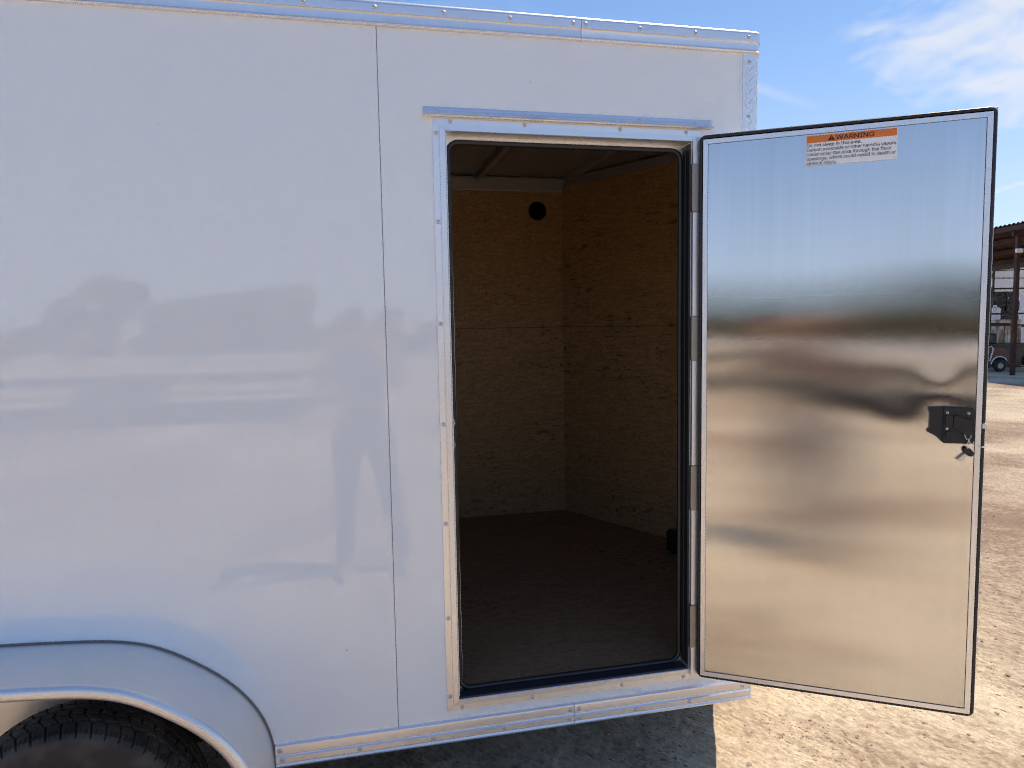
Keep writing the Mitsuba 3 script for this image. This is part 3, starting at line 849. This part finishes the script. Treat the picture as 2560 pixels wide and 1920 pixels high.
mat('shed_brown', principled(rust((0.034, 0.017, 0.015), (0.066, 0.033, 0.028)), 0.6, specular=0.3))
mat('dark_pipe', principled((0.03, 0.022, 0.022), 0.5))
mat('pale_wall', principled(proc(lambda p, n, uv: mix((0.55, 0.55, 0.55), (0.68, 0.68, 0.68), fbm(p.x*0.8, p.y*0.8, p.z*0.5, 3))), 0.8))
mat('stained_board', principled(proc(lambda p, n, uv: mix((0.24, 0.20, 0.15), (0.60, 0.56, 0.50), smoothstep(0.35, 0.62, fbm(p.x*6+p.y*4, p.z*2.2, 3.0, 4)))), 0.85))
mat('white_plastic', principled((0.78, 0.79, 0.82), 0.35))
mat('cart_red', principled((0.055, 0.003, 0.007), 0.25, clearcoat=0.6))

SH = thing('open_shed', 'brown open shed with a corrugated roof beyond the trailer door', 'shed')
rl = np.linspace(13.47, 17.2, 8)
rd = np.arange(12.0, 29.0, 0.0142)
RL, RD = np.meshgrid(rl, rd, indexing='ij')
wv = 0.024*np.sin(2*math.pi*RD/0.17)
top = np.stack([RL, RD, 4.06-0.22*(RL-13.47)+wv], -1)
bot = top-[0, 0, 0.006]
ii = np.arange(RL.size).reshape(RL.shape)
q1 = np.stack([ii[:-1, :-1], ii[1:, :-1], ii[1:, 1:], ii[:-1, 1:]], -1).reshape(-1, 4)
rm = trimesh.Trimesh(np.vstack([top.reshape(-1, 3), bot.reshape(-1, 3)]), np.vstack([q1[:, [0, 1, 2]], q1[:, [0, 2, 3]], q1[:, [0, 2, 1]]+RL.size, q1[:, [0, 3, 2]]+RL.size]), process=False)
yadd(SH+'__roof', rm, 'shed_brown', smooth=40)
for l in (13.52, 14.4, 15.3, 16.2):
    z = 4.06-0.22*(l-13.47)-0.034
    yadd(SH+'__purlin', cbox(l-0.04, l+0.04, 12.1, 28.9, z-0.13, z), 'shed_brown')
yadd(SH+'__rear_beam', cbox(16.16, 16.26, 12.1, 28.9, 3.12, 3.27), 'dark_pipe')
for d in (13.3, 19.3, 25.3):
    yadd(SH+'__post', cbox(13.60, 13.70, d-0.05, d+0.05, -0.1, 3.87, 0.004), 'shed_brown')
    yadd(SH+'__rafter', prism(sg.Polygon([(13.5, 3.86), (17.1, 3.07), (17.1, 2.95), (13.5, 3.74)]), 0.08, 'xz', d-0.04), 'shed_brown')
for d in (15.0, 24.0):
    yadd(SH+'__rear_post', tube([(16.21, d, -0.1), (16.21, d, 3.12)], 0.035, 12), 'dark_pipe', smooth=True)
yadd(SH+'__meter_box', cat_([cbox(13.54, 13.72, 19.18, 19.248, 3.29, 3.40, 0.01)]), 'white_plastic', label='small white box strapped to the post')

WB = thing('warehouse', 'pale grey warehouse wall behind the brown shed', 'building')
yadd(WB+'__wall', cbox(14.0, 44.0, 31.0, 46.0, -0.2, 4.3), 'pale_wall')
yadd(WB+'__roof', prism(sg.Polygon([(13.8, 4.3), (44.2, 4.3), (44.2, 4.42), (13.8, 4.42)]), 15.6, 'xz', 30.7), 'shed_brown')
yadd(WB+'__conduit', cat_([tube([(17.0, 30.96, 3.42), (22.5, 30.96, 3.58)], 0.018, 8), tube([(20.75, 30.96, 3.52), (20.75, 30.96, 3.05)], 0.018, 8), tube([(20.75, 30.96, 3.22), (22.5, 30.96, 3.2)], 0.016, 8)]), 'dark_pipe')

PF = thing('pipe_fence', 'dark pipe fence with three rails under the shed', 'fence')
for l in (13.0, 14.80, 16.9, 18.9):
    yadd(PF+'__post', tube([(l, 22.0, -0.1), (l, 22.0, 2.5)], 0.030, 12), 'dark_pipe', smooth=True)
for z in (2.44, 1.67, 1.315):
    yadd(PF+'__rail', tube([(12.6, 22.0, z), (19.3, 22.0, z)], 0.026, 12), 'dark_pipe', smooth=True)

ST = thing('steel_bench', 'dark steel bench carrying the stacked black crates', 'bench')
yadd(ST+'__top', cbox(15.6, 17.6, 23.2, 24.2, 1.22, 1.28), 'black_steel')
for l in (15.66, 17.54):
    for d in (23.26, 24.14):
        yadd(ST+'__leg', cbox(l-0.03, l+0.03, d-0.03, d+0.03, -0.05, 1.22), 'black_steel')


def crate_mesh():
    w, dp, h, t = 0.42, 0.38, 0.158, 0.016
    side = sg.box(-w/2, 0, w/2, h).difference(sg.box(-w/2+0.03, h-0.075, -w/2+0.085, h-0.022)).difference(sg.box(w/2-0.085, h-0.075, w/2-0.03, h-0.022))
    for i in range(3):
        side = side.difference(sg.box(-0.08, 0.03+0.035*i, 0.08, 0.045+0.035*i))
    ms = [prism(side, t, 'xz', -dp/2), prism(side, t, 'xz', dp/2-t), cbox(-w/2, -w/2+t, -dp/2, dp/2, 0, h), cbox(w/2-t, w/2, -dp/2, dp/2, 0, h), cbox(-w/2, w/2, -dp/2, dp/2, 0, 0.012)]
    return cat_(ms)


crate_ply = mikit.ply(crate_mesh(), 'black_plastic')
ORD = ('lowest', 'second from the bottom', 'third from the bottom', 'middle', 'third from the top', 'second from the top', 'topmost')
for c in range(2):
    for i in range(7):
        l, d, z = 16.02+0.45*c+0.012*((i*7+c) % 3), 23.6+0.012*((i*5+c) % 4), 1.281+0.16*i
        w = YM[:3, :3]@np.array([l, d, z])
        k = 'plastic_crate' if (c, i) == (0, 0) else f'plastic_crate_{c*7+i:03d}'
        scene[k] = dict(crate_ply, to_world=T().translate(w.tolist()).rotate([0, 0, 1], -math.degrees(YAW)+float(rng.normal(0, 1.5))))
        labels[k] = {'label': f"black plastic crate under the shed, {ORD[i]} of the {('left', 'right')[c]} stack", 'category': 'crate', 'group': 'black crates stacked under the shed'}

UC = thing('flat_cart', 'low dark flat cart loaded with the stained wooden box', 'cart')
yadd(UC+'__bed', cbox(14.95, 16.5, 22.1, 23.0, 0.66, 0.745, 0.01), 'black_steel')
yadd(UC+'__skirt', cbox(15.05, 16.4, 22.2, 22.9, 0.06, 0.66), 'black_steel')
for l in (15.25, 16.2):
    for d in (22.2, 22.85):
        m = trimesh.creation.cylinder(radius=0.2, height=0.12, sections=28)
        m.apply_transform(trimesh.transformations.rotation_matrix(math.pi/2, [1, 0, 0]))
        m.apply_translation([l, d, 0.2])
        yadd(UC+'__wheel', m, 'tyre_rubber', smooth=40)
yadd(UC+'__hitch', tube([(16.5, 22.5, 0.5), (17.2, 22.5, 0.38)], 0.025, 8), 'bright_steel')
WBX = thing('wooden_box', 'grey and tan stained wooden box on the flat cart', 'box')
yadd(WBX, cat_([cbox(15.22, 15.98, 22.3, 22.9, 0.747, 1.46, 0.008)]+[cbox(15.215+0.35*i, 15.285+0.35*i, 22.285, 22.3, 0.75, 1.455, 0.003) for i in range(3)]+[cbox(15.2, 16.0, 22.28, 22.92, 1.4605, 1.485, 0.003)]), 'stained_board')
JG = thing('plastic_jug', 'white plastic jug standing on the stained wooden box', 'jug')
jp = [(0, 0), (0.145, 0), (0.152, 0.012), (0.152, 0.33), (0.145, 0.36), (0.10, 0.395), (0.05, 0.405), (0.045, 0.43), (0, 0.432)]
m = lathe(jp, 28)
m.apply_translation([15.345, 22.6, 1.486])
yadd(JG+'__body', m, 'white_plastic', smooth=35)
m = lathe([(0, 0.432), (0.05, 0.432), (0.05, 0.455), (0, 0.457)], 20)
m.apply_translation([15.345, 22.6, 1.486])
yadd(JG+'__cap', m, 'white_plastic', smooth=35)

GC = thing('golf_cart', 'dark red golf cart parked in front of the shed', 'golf cart')
body = sg.Polygon([(12.25, 0.28), (12.30, 0.70), (12.55, 0.82), (13.05, 0.80), (13.12, 0.34), (13.62, 0.34), (13.68, 0.72), (14.15, 0.70), (14.32, 0.55), (14.36, 0.36), (14.30, 0.30)])
body = body.difference(sg.Point(14.05, 0.20).buffer(0.235, 20)).difference(sg.Point(12.62, 0.20).buffer(0.235, 20))
yadd(GC+'__body', prism(body, 1.05, 'xz', 20.42), 'cart_red')
yadd(GC+'__seat', cat_([cbox(13.45, 13.95, 20.5, 21.4, 0.735, 0.84, 0.03), cbox(13.93, 14.03, 20.5, 21.4, 0.80, 1.1, 0.03)]), 'black_plastic')
for l in (12.62, 14.05):
    for d in (20.40, 21.46):
        m = trimesh.creation.torus(0.125, 0.058, 28, 14)
        m.apply_scale([1, 1, 1.3])
        m.apply_transform(trimesh.transformations.rotation_matrix(math.pi/2, [1, 0, 0]))
        m.apply_translation([l, d, 0.185])
        k = yadd(GC+'__wheel__tyre', m, 'tyre_rubber', smooth=True)
        m = lathe([(0, -0.03), (0.03, -0.035), (0.05, -0.02), (0.09, -0.03), (0.10, -0.045), (0.105, 0.045), (0, 0.03)], 20)
        m.apply_transform(trimesh.transformations.rotation_matrix(-math.pi/2, [1, 0, 0]))
        m.apply_translation([l, d-0.02 if d < 21 else d+0.02, 0.185])
        yadd(GC+'__wheel__hub', m, 'galvanised', smooth=30)
yadd(GC+'__wheel_trim', tube([(14.05+0.243*math.cos(a), 20.405, 0.20+0.243*math.sin(a)) for a in np.linspace(0.5, math.pi-0.1, 14)], 0.016, 8), 'white_plastic', smooth=True)
yadd(GC+'__guard_rail', tube([(13.70, 20.40, 0.30), (13.66, 20.40, 0.70), (13.80, 20.40, 0.74), (13.85, 20.40, 0.66), (13.76, 20.40, 0.32)], 0.017, 8), 'white_plastic', smooth=30)
for l, d in ((12.5, 20.48), (12.5, 21.4), (14.2, 20.48), (14.2, 21.4)):
    yadd(GC+'__roof_post', tube([(l, d, 0.7), (l, d, 1.36)], 0.014, 8), 'dark_pipe')
yadd(GC+'__canopy', cbox(12.35, 14.36, 20.44, 21.44, 1.36, 1.40, 0.015), 'dark_pipe')

for i, z in enumerate((9.15, 9.75)):
    add('power_cable', tube([(10+60*t, 62-22*t, z-1.6*math.sin(math.pi*t)) for t in np.linspace(0, 1, 25)], 0.012, 6), 'dark_pipe',
        label=('lower' if i == 0 else 'upper')+' of two thin power cables crossing the sky beyond the door', cat='cable')
for i, (px, py) in enumerate(((10, 62), (70, 40))):
    pk = thing('utility_pole' if i == 0 else 'utility_pole_001', ('wooden utility pole behind the trailer' if i == 0 else 'wooden utility pole past the shed')+' holding the power cables', 'pole')
    add(pk+'__pole', tube([(px, py+0.14, -0.3), (px, py+0.14, 10.3)], [0.16, 0.11], 12), 'dark_debris', smooth=40)
    add(pk+'__crossarm', cbox(px-0.7, px+0.7, py+0.02, py+0.12, 9.62, 9.74), 'dark_debris')

# ------------------------------------------------------------------ behind the viewer: what the white side and the door's sheet reflect
mat('bark', principled((0.09, 0.065, 0.045), 0.9))
mat('foliage', principled(proc(lambda p, n, uv: mix((0.030, 0.040, 0.022), (0.065, 0.080, 0.045), noise(p.x*3, p.y*3, p.z*3))), 0.7))
mat('deck_wood', principled(proc(lambda p, n, uv: mix((0.34, 0.28, 0.21), (0.55, 0.49, 0.40), fbm(p.x*1.5, p.y*18, 1.0, 3))), 0.8))
mat('dark_frame', principled((0.025, 0.025, 0.028), 0.4))
mat('barn_dark', principled(rust((0.075, 0.07, 0.07), (0.13, 0.12, 0.115)), 0.8))


def leaf_cloud(lobes, n, size, seed):
    r = np.random.default_rng(seed)
    w = np.array([l[3]**2 for l in lobes])
    c = r.choice(len(lobes), n, p=w/w.sum())
    L = np.array(lobes)[c]
    d = r.normal(size=(n, 3))
    d /= np.linalg.norm(d, axis=1, keepdims=True)
    P = L[:, :3]+d*(L[:, 3:4]*(0.55+0.5*r.random((n, 1))))*[1, 1, 0.85]
    u = r.normal(size=(n, 3))
    u /= np.linalg.norm(u, axis=1, keepdims=True)
    v = np.cross(u, r.normal(size=(n, 3)))
    v /= np.linalg.norm(v, axis=1, keepdims=True)
    s = size*(0.6+0.8*r.random((n, 1)))
    V = np.stack([P+u*s, P-u*s*0.4+v*s*0.6, P-u*s*0.4-v*s*0.6], 1).reshape(-1, 3)
    return trimesh.Trimesh(V, np.arange(3*n).reshape(-1, 3), process=False)


def tree(x, y, h, seed, label):
    r = np.random.default_rng(seed)
    k = 'broadleaf_tree'
    i = 0
    while k in labels:
        i += 1
        k = f'broadleaf_tree_{i:03d}'
    thing(k, label, 'tree')
    tr = [tube([(x, y, -0.2), (x+0.1, y, h*0.3), (x, y+0.1, h*0.6)], [h*0.035, h*0.026, h*0.012], 9)]
    lobes = []
    for a in np.arange(7)*0.9+r.uniform(0, 1):
        rad = h*r.uniform(0.12, 0.30)
        q = (x+rad*math.cos(a), y+rad*math.sin(a), h*r.uniform(0.42, 0.80))
        tr.append(tube([(x, y, h*0.3), ((x+q[0])/2, (y+q[1])/2, h*0.45), q], [h*0.016, h*0.012, h*0.005], 7))
        lobes.append((*q, h*r.uniform(0.13, 0.2)))
    lobes.append((x, y, h*0.84, h*0.17))
    add(k+'__trunk', cat_(tr), 'bark', smooth=40)
    add(k+'__crown', leaf_cloud(lobes, 5200, h*0.030, seed), 'foliage', kind='stuff')


tree(-13.4, -41.0, 4.9, 31, 'tall bushy tree reflected as the highest point in the white panel')
tree(-15.8, -41.5, 3.7, 32, 'bushy tree beside the tallest one in the reflection')
tree(-21.0, -40.0, 3.0, 33, 'low round tree at the left of the reflected tree line')
tree(-27.5, -39.0, 3.3, 34, 'spreading tree reflected in the left half of the door sheet')
tree(-25.0, -43.0, 4.6, 36, 'dense tree standing behind the spreading one in the door reflection')
tree(-31.5, -40.0, 5.2, 37, 'tallest tree at the left end of the door sheet reflection')
tree(2.5, -43.0, 2.9, 35, 'small tree reflected near the panel joint')
hl = []
r = np.random.default_rng(40)
for i in range(60):
    hl.append((-45+0.92*i+r.normal(0, 0.2), -33.0+r.normal(0, 0.5), r.uniform(0.4, 1.55), r.uniform(0.6, 0.9)))
add('hedge', leaf_cloud(hl, 34000, 0.14, 41), 'foliage', label='long dark hedge seen only as the low band in the reflections', cat='hedge', kind='stuff')
BA = thing('storage_barn', 'dark barn with a rising roof edge, reflected in the white panel', 'building')
add(BA+'__wall', cbox(-12.0, -2.6, -50.0, -42.0, -0.2, 3.0), 'barn_dark')
add(BA+'__roof', prism(sg.Polygon([(-12.4, 3.0), (-2.3, 3.0), (-2.3, 4.15), (-3.2, 4.25), (-12.4, 3.05)]), 8.6, 'xz', -50.3), 'barn_dark')
add(BA+'__door', cbox(-8.0, -5.0, -41.98, -41.92, -0.1, 2.6), 'dark_frame')


def flat_trailer(x0, x1, y0, y1, h, label):
    k, i = 'flatbed_trailer', 0
    while k in labels:
        i += 1
        k = f'flatbed_trailer_{i:03d}'
    thing(k, label, 'trailer', )
    n = 9
    w = (y1-y0)/n
    for j in range(n):
        add(k+'__deck_board', cbox(x0, x1, y0+w*j+0.004, y0+w*(j+1)-0.004, h-0.04, h, 0.004), 'deck_wood')
    add(k+'__frame', cat_([cbox(x0, x1, y0-0.06, y0-0.002, h-0.20, h+0.03), cbox(x0, x1, y1+0.002, y1+0.06, h-0.20, h+0.03)]+[cbox(x0+(x1-x0)*t, x0+(x1-x0)*t+0.08, y0, y1, h-0.18, h-0.045) for t in np.linspace(0.01, 0.97, 6)]), 'dark_frame')
    xc = x0+(x1-x0)*0.42
    for wx in (xc-0.42, xc+0.42):
        for yy in (y0+0.12, y1-0.12):
            m = trimesh.creation.cylinder(radius=min(0.33, h-0.06), height=0.2, sections=28)
            m.apply_transform(trimesh.transformations.rotation_matrix(math.pi/2, [1, 0, 0]))
            m.apply_translation([wx, yy, min(0.33, h-0.06)])
            add(k+'__wheel', m, 'tyre_rubber', smooth=40)
    add(k+'__tongue', cat_([tube([(x1, y0+0.1, h-0.12), (x1+1.3, (y0+y1)/2, h-0.12)], 0.05, 8), tube([(x1, y1-0.1, h-0.12), (x1+1.3, (y0+y1)/2, h-0.12)], 0.05, 8)]), 'dark_frame')
    return k


flat_trailer(-6.3, -0.7, -10.0, -8.75, 0.36, 'low narrow flatbed trailer nearest behind the viewer, reflected in the white panel')
flat_trailer(-13.8, -8.0, -10.3, -9.0, 0.38, 'low narrow flatbed trailer to the left of the nearest one in the reflections')
k1 = flat_trailer(-8.0, -1.2, -14.9, -12.7, 0.62, 'wide flatbed trailer parked behind the nearest low one')
k2 = flat_trailer(-17.0, -9.9, -15.2, -13.0, 0.64, 'wide flatbed trailer parked farthest to the left in the reflections')

for k, x0, x1, y1 in ((k1, -8.0, -1.2, -12.66), (k2, -17.0, -9.9, -12.96)):
    for yy in (y1, y1-2.28):
        add(k+'__guard_rail', cat_([tube([(x0, yy, 0.93), (x1, yy, 0.93)], 0.035, 10)]+[tube([(x, yy, 0.6), (x, yy, 0.93)], 0.025, 8) for x in np.linspace(x0+0.1, x1-0.1, 4)]), 'white_plastic', smooth=40)

# the photographer, seen only as a faint reflection in the white side
mat('skin', principled((0.46, 0.27, 0.19), 0.5))
mat('denim', principled(proc(lambda p, n, uv: mix((0.035, 0.05, 0.09), (0.07, 0.09, 0.14), fbm(p.x*60, p.y*60, p.z*60, 2))), 0.85))
mat('dark_shirt', principled((0.05, 0.06, 0.065), 0.85))
mat('leather', principled((0.34, 0.26, 0.18), 0.6))
mat('hair', principled((0.03, 0.02, 0.015), 0.6))


def sph(c, r):
    m = m3.Manifold.sphere(r, 20)
    return m.translate(list(c))


def body(bones, refine=0.03, iters=8):
    parts = [m3.Manifold.batch_hull([sph(a, ra), sph(b, rb)]) for a, ra, b, rb in bones]
    m = parts[0]
    for q in parts[1:]:
        m = m+q
    g = m.refine_to_length(refine).to_mesh()
    t = trimesh.Trimesh(g.vert_properties[:, :3], g.tri_verts, process=True)
    trimesh.smoothing.filter_taubin(t, 0.5, -0.52, iters)
    return t


PX, PY = 0.06, -0.42                                       # pelvis
hipL, hipR = (PX-0.10, PY, 0.92), (PX+0.10, PY, 0.92)
kneL, kneR = (PX-0.13, PY+0.03, 0.50), (PX+0.17, PY+0.02, 0.50)
ankL, ankR = (PX-0.15, PY+0.0, 0.09), (PX+0.24, PY-0.03, 0.09)
chest, neck, hd = (PX-0.01, PY+0.0, 1.30), (PX-0.02, PY+0.01, 1.49), (PX-0.03, PY+0.06, 1.63)
shL, shR = (PX-0.20, PY+0.01, 1.41), (PX+0.18, PY+0.01, 1.41)
elL, elR = (PX-0.27, PY+0.20, 1.27), (PX+0.24, PY+0.20, 1.27)
wrL, wrR = (-0.085, -0.09, 1.575), (0.090, -0.09, 1.575)
PE = thing('person', 'photographer in dark shirt and jeans holding a phone, mirrored in the white side', 'person')
add(PE+'__jeans', body([(hipL, .105, kneL, .075), (kneL, .075, ankL, .058), (hipR, .105, kneR, .075), (kneR, .075, ankR, .058), (hipL, .115, hipR, .115), ((PX, PY, 1.0), .13, hipL, .11), ((PX, PY, 1.0), .13, hipR, .11)]), 'denim', smooth=True)
add(PE+'__shirt', body([((PX, PY, 0.98), .135, chest, .15), (chest, .14, shL, .07), (chest, .14, shR, .07), (shL, .072, shR, .072), (shL, .070, elL, .052), (shR, .070, elR, .052), (shL, .06, neck, .062), (shR, .06, neck, .062)]), 'dark_shirt', smooth=True)
sk = [((neck[0], neck[1], 1.46), .058, (hd[0], hd[1]-0.02, 1.58), .06), ((hd[0], hd[1]-0.02, 1.66), .088, (hd[0], hd[1]+0.02, 1.57), .060), ((hd[0], hd[1]+0.05, 1.60), .045, (hd[0], hd[1]+0.055, 1.545), .035),
      ((hd[0], hd[1]+0.088, 1.635), .012, (hd[0], hd[1]+0.104, 1.605), .016), ((hd[0]-0.085, hd[1]-0.015, 1.64), .016, (hd[0]-0.083, hd[1]-0.01, 1.60), .012), ((hd[0]+0.085, hd[1]-0.015, 1.64), .016, (hd[0]+0.083, hd[1]-0.01, 1.60), .012)]
add(PE+'__head', body(sk, 0.012, 5), 'skin', smooth=True)
add(PE+'__hair', body([((hd[0], hd[1]-0.03, 1.695), .082, (hd[0], hd[1]-0.06, 1.63), .075), ((hd[0], hd[1]+0.03, 1.715), .055, (hd[0], hd[1]-0.02, 1.70), .08)], 0.015, 5), 'hair', smooth=True)
for sgn, el, wr in ((-1, elL, wrL), (1, elR, wrR)):
    px = 0.077*sgn
    bones = [(el, .046, wr, .030)]
    palm = (px+0.022*sgn, -0.052, 1.625)
    bones += [(wr, .028, palm, .026), (palm, .024, (px+0.018*sgn, -0.050, 1.66), .022)]
    for i, z in enumerate((1.625, 1.645, 1.664, 1.682)):
        kn = (px+0.016*sgn, -0.030, z)
        t1 = (px+0.010*sgn, -0.0245, z+0.004)
        t2 = (px-0.012*sgn, -0.0245+0.0, z+0.006)
        bones += [((palm[0], palm[1], z-0.003), .011, kn, .0095), (kn, .0095, (px+0.014*sgn, -0.026, z), .0085)]
    bones += [((px+0.01*sgn, -0.05, 1.62), .013, (px-0.012*sgn, -0.046, 1.628), .010), ((px-0.012*sgn, -0.046, 1.628), .010, (px-0.032*sgn, -0.038, 1.640), .0085)]
    add(PE+'__arm', body(bones, 0.008, 3), 'skin', smooth=True)
for a in (ankL, ankR):
    add(PE+'__shoe', body([((a[0], a[1]-0.05, 0.055), .045, (a[0], a[1]+0.10, 0.045), .040), ((a[0], a[1]+0.10, 0.045), .042, (a[0]+0.0, a[1]+0.18, 0.032), .032), ((a[0], a[1], 0.10), .055, (a[0], a[1]-0.03, 0.06), .05)], 0.02, 5), 'leather', smooth=True)
PHN = thing('phone', 'dark phone held up by the photographer in front of the face', 'phone')
add(PHN+'__case', cbox(-0.075, 0.075, -0.030, -0.0212, 1.612, 1.686, 0.003), 'black_plastic')
add(PHN+'__screen', cbox(-0.072, 0.072, -0.0312, -0.0302, 1.615, 1.683, 0.0003), 'vent_black')
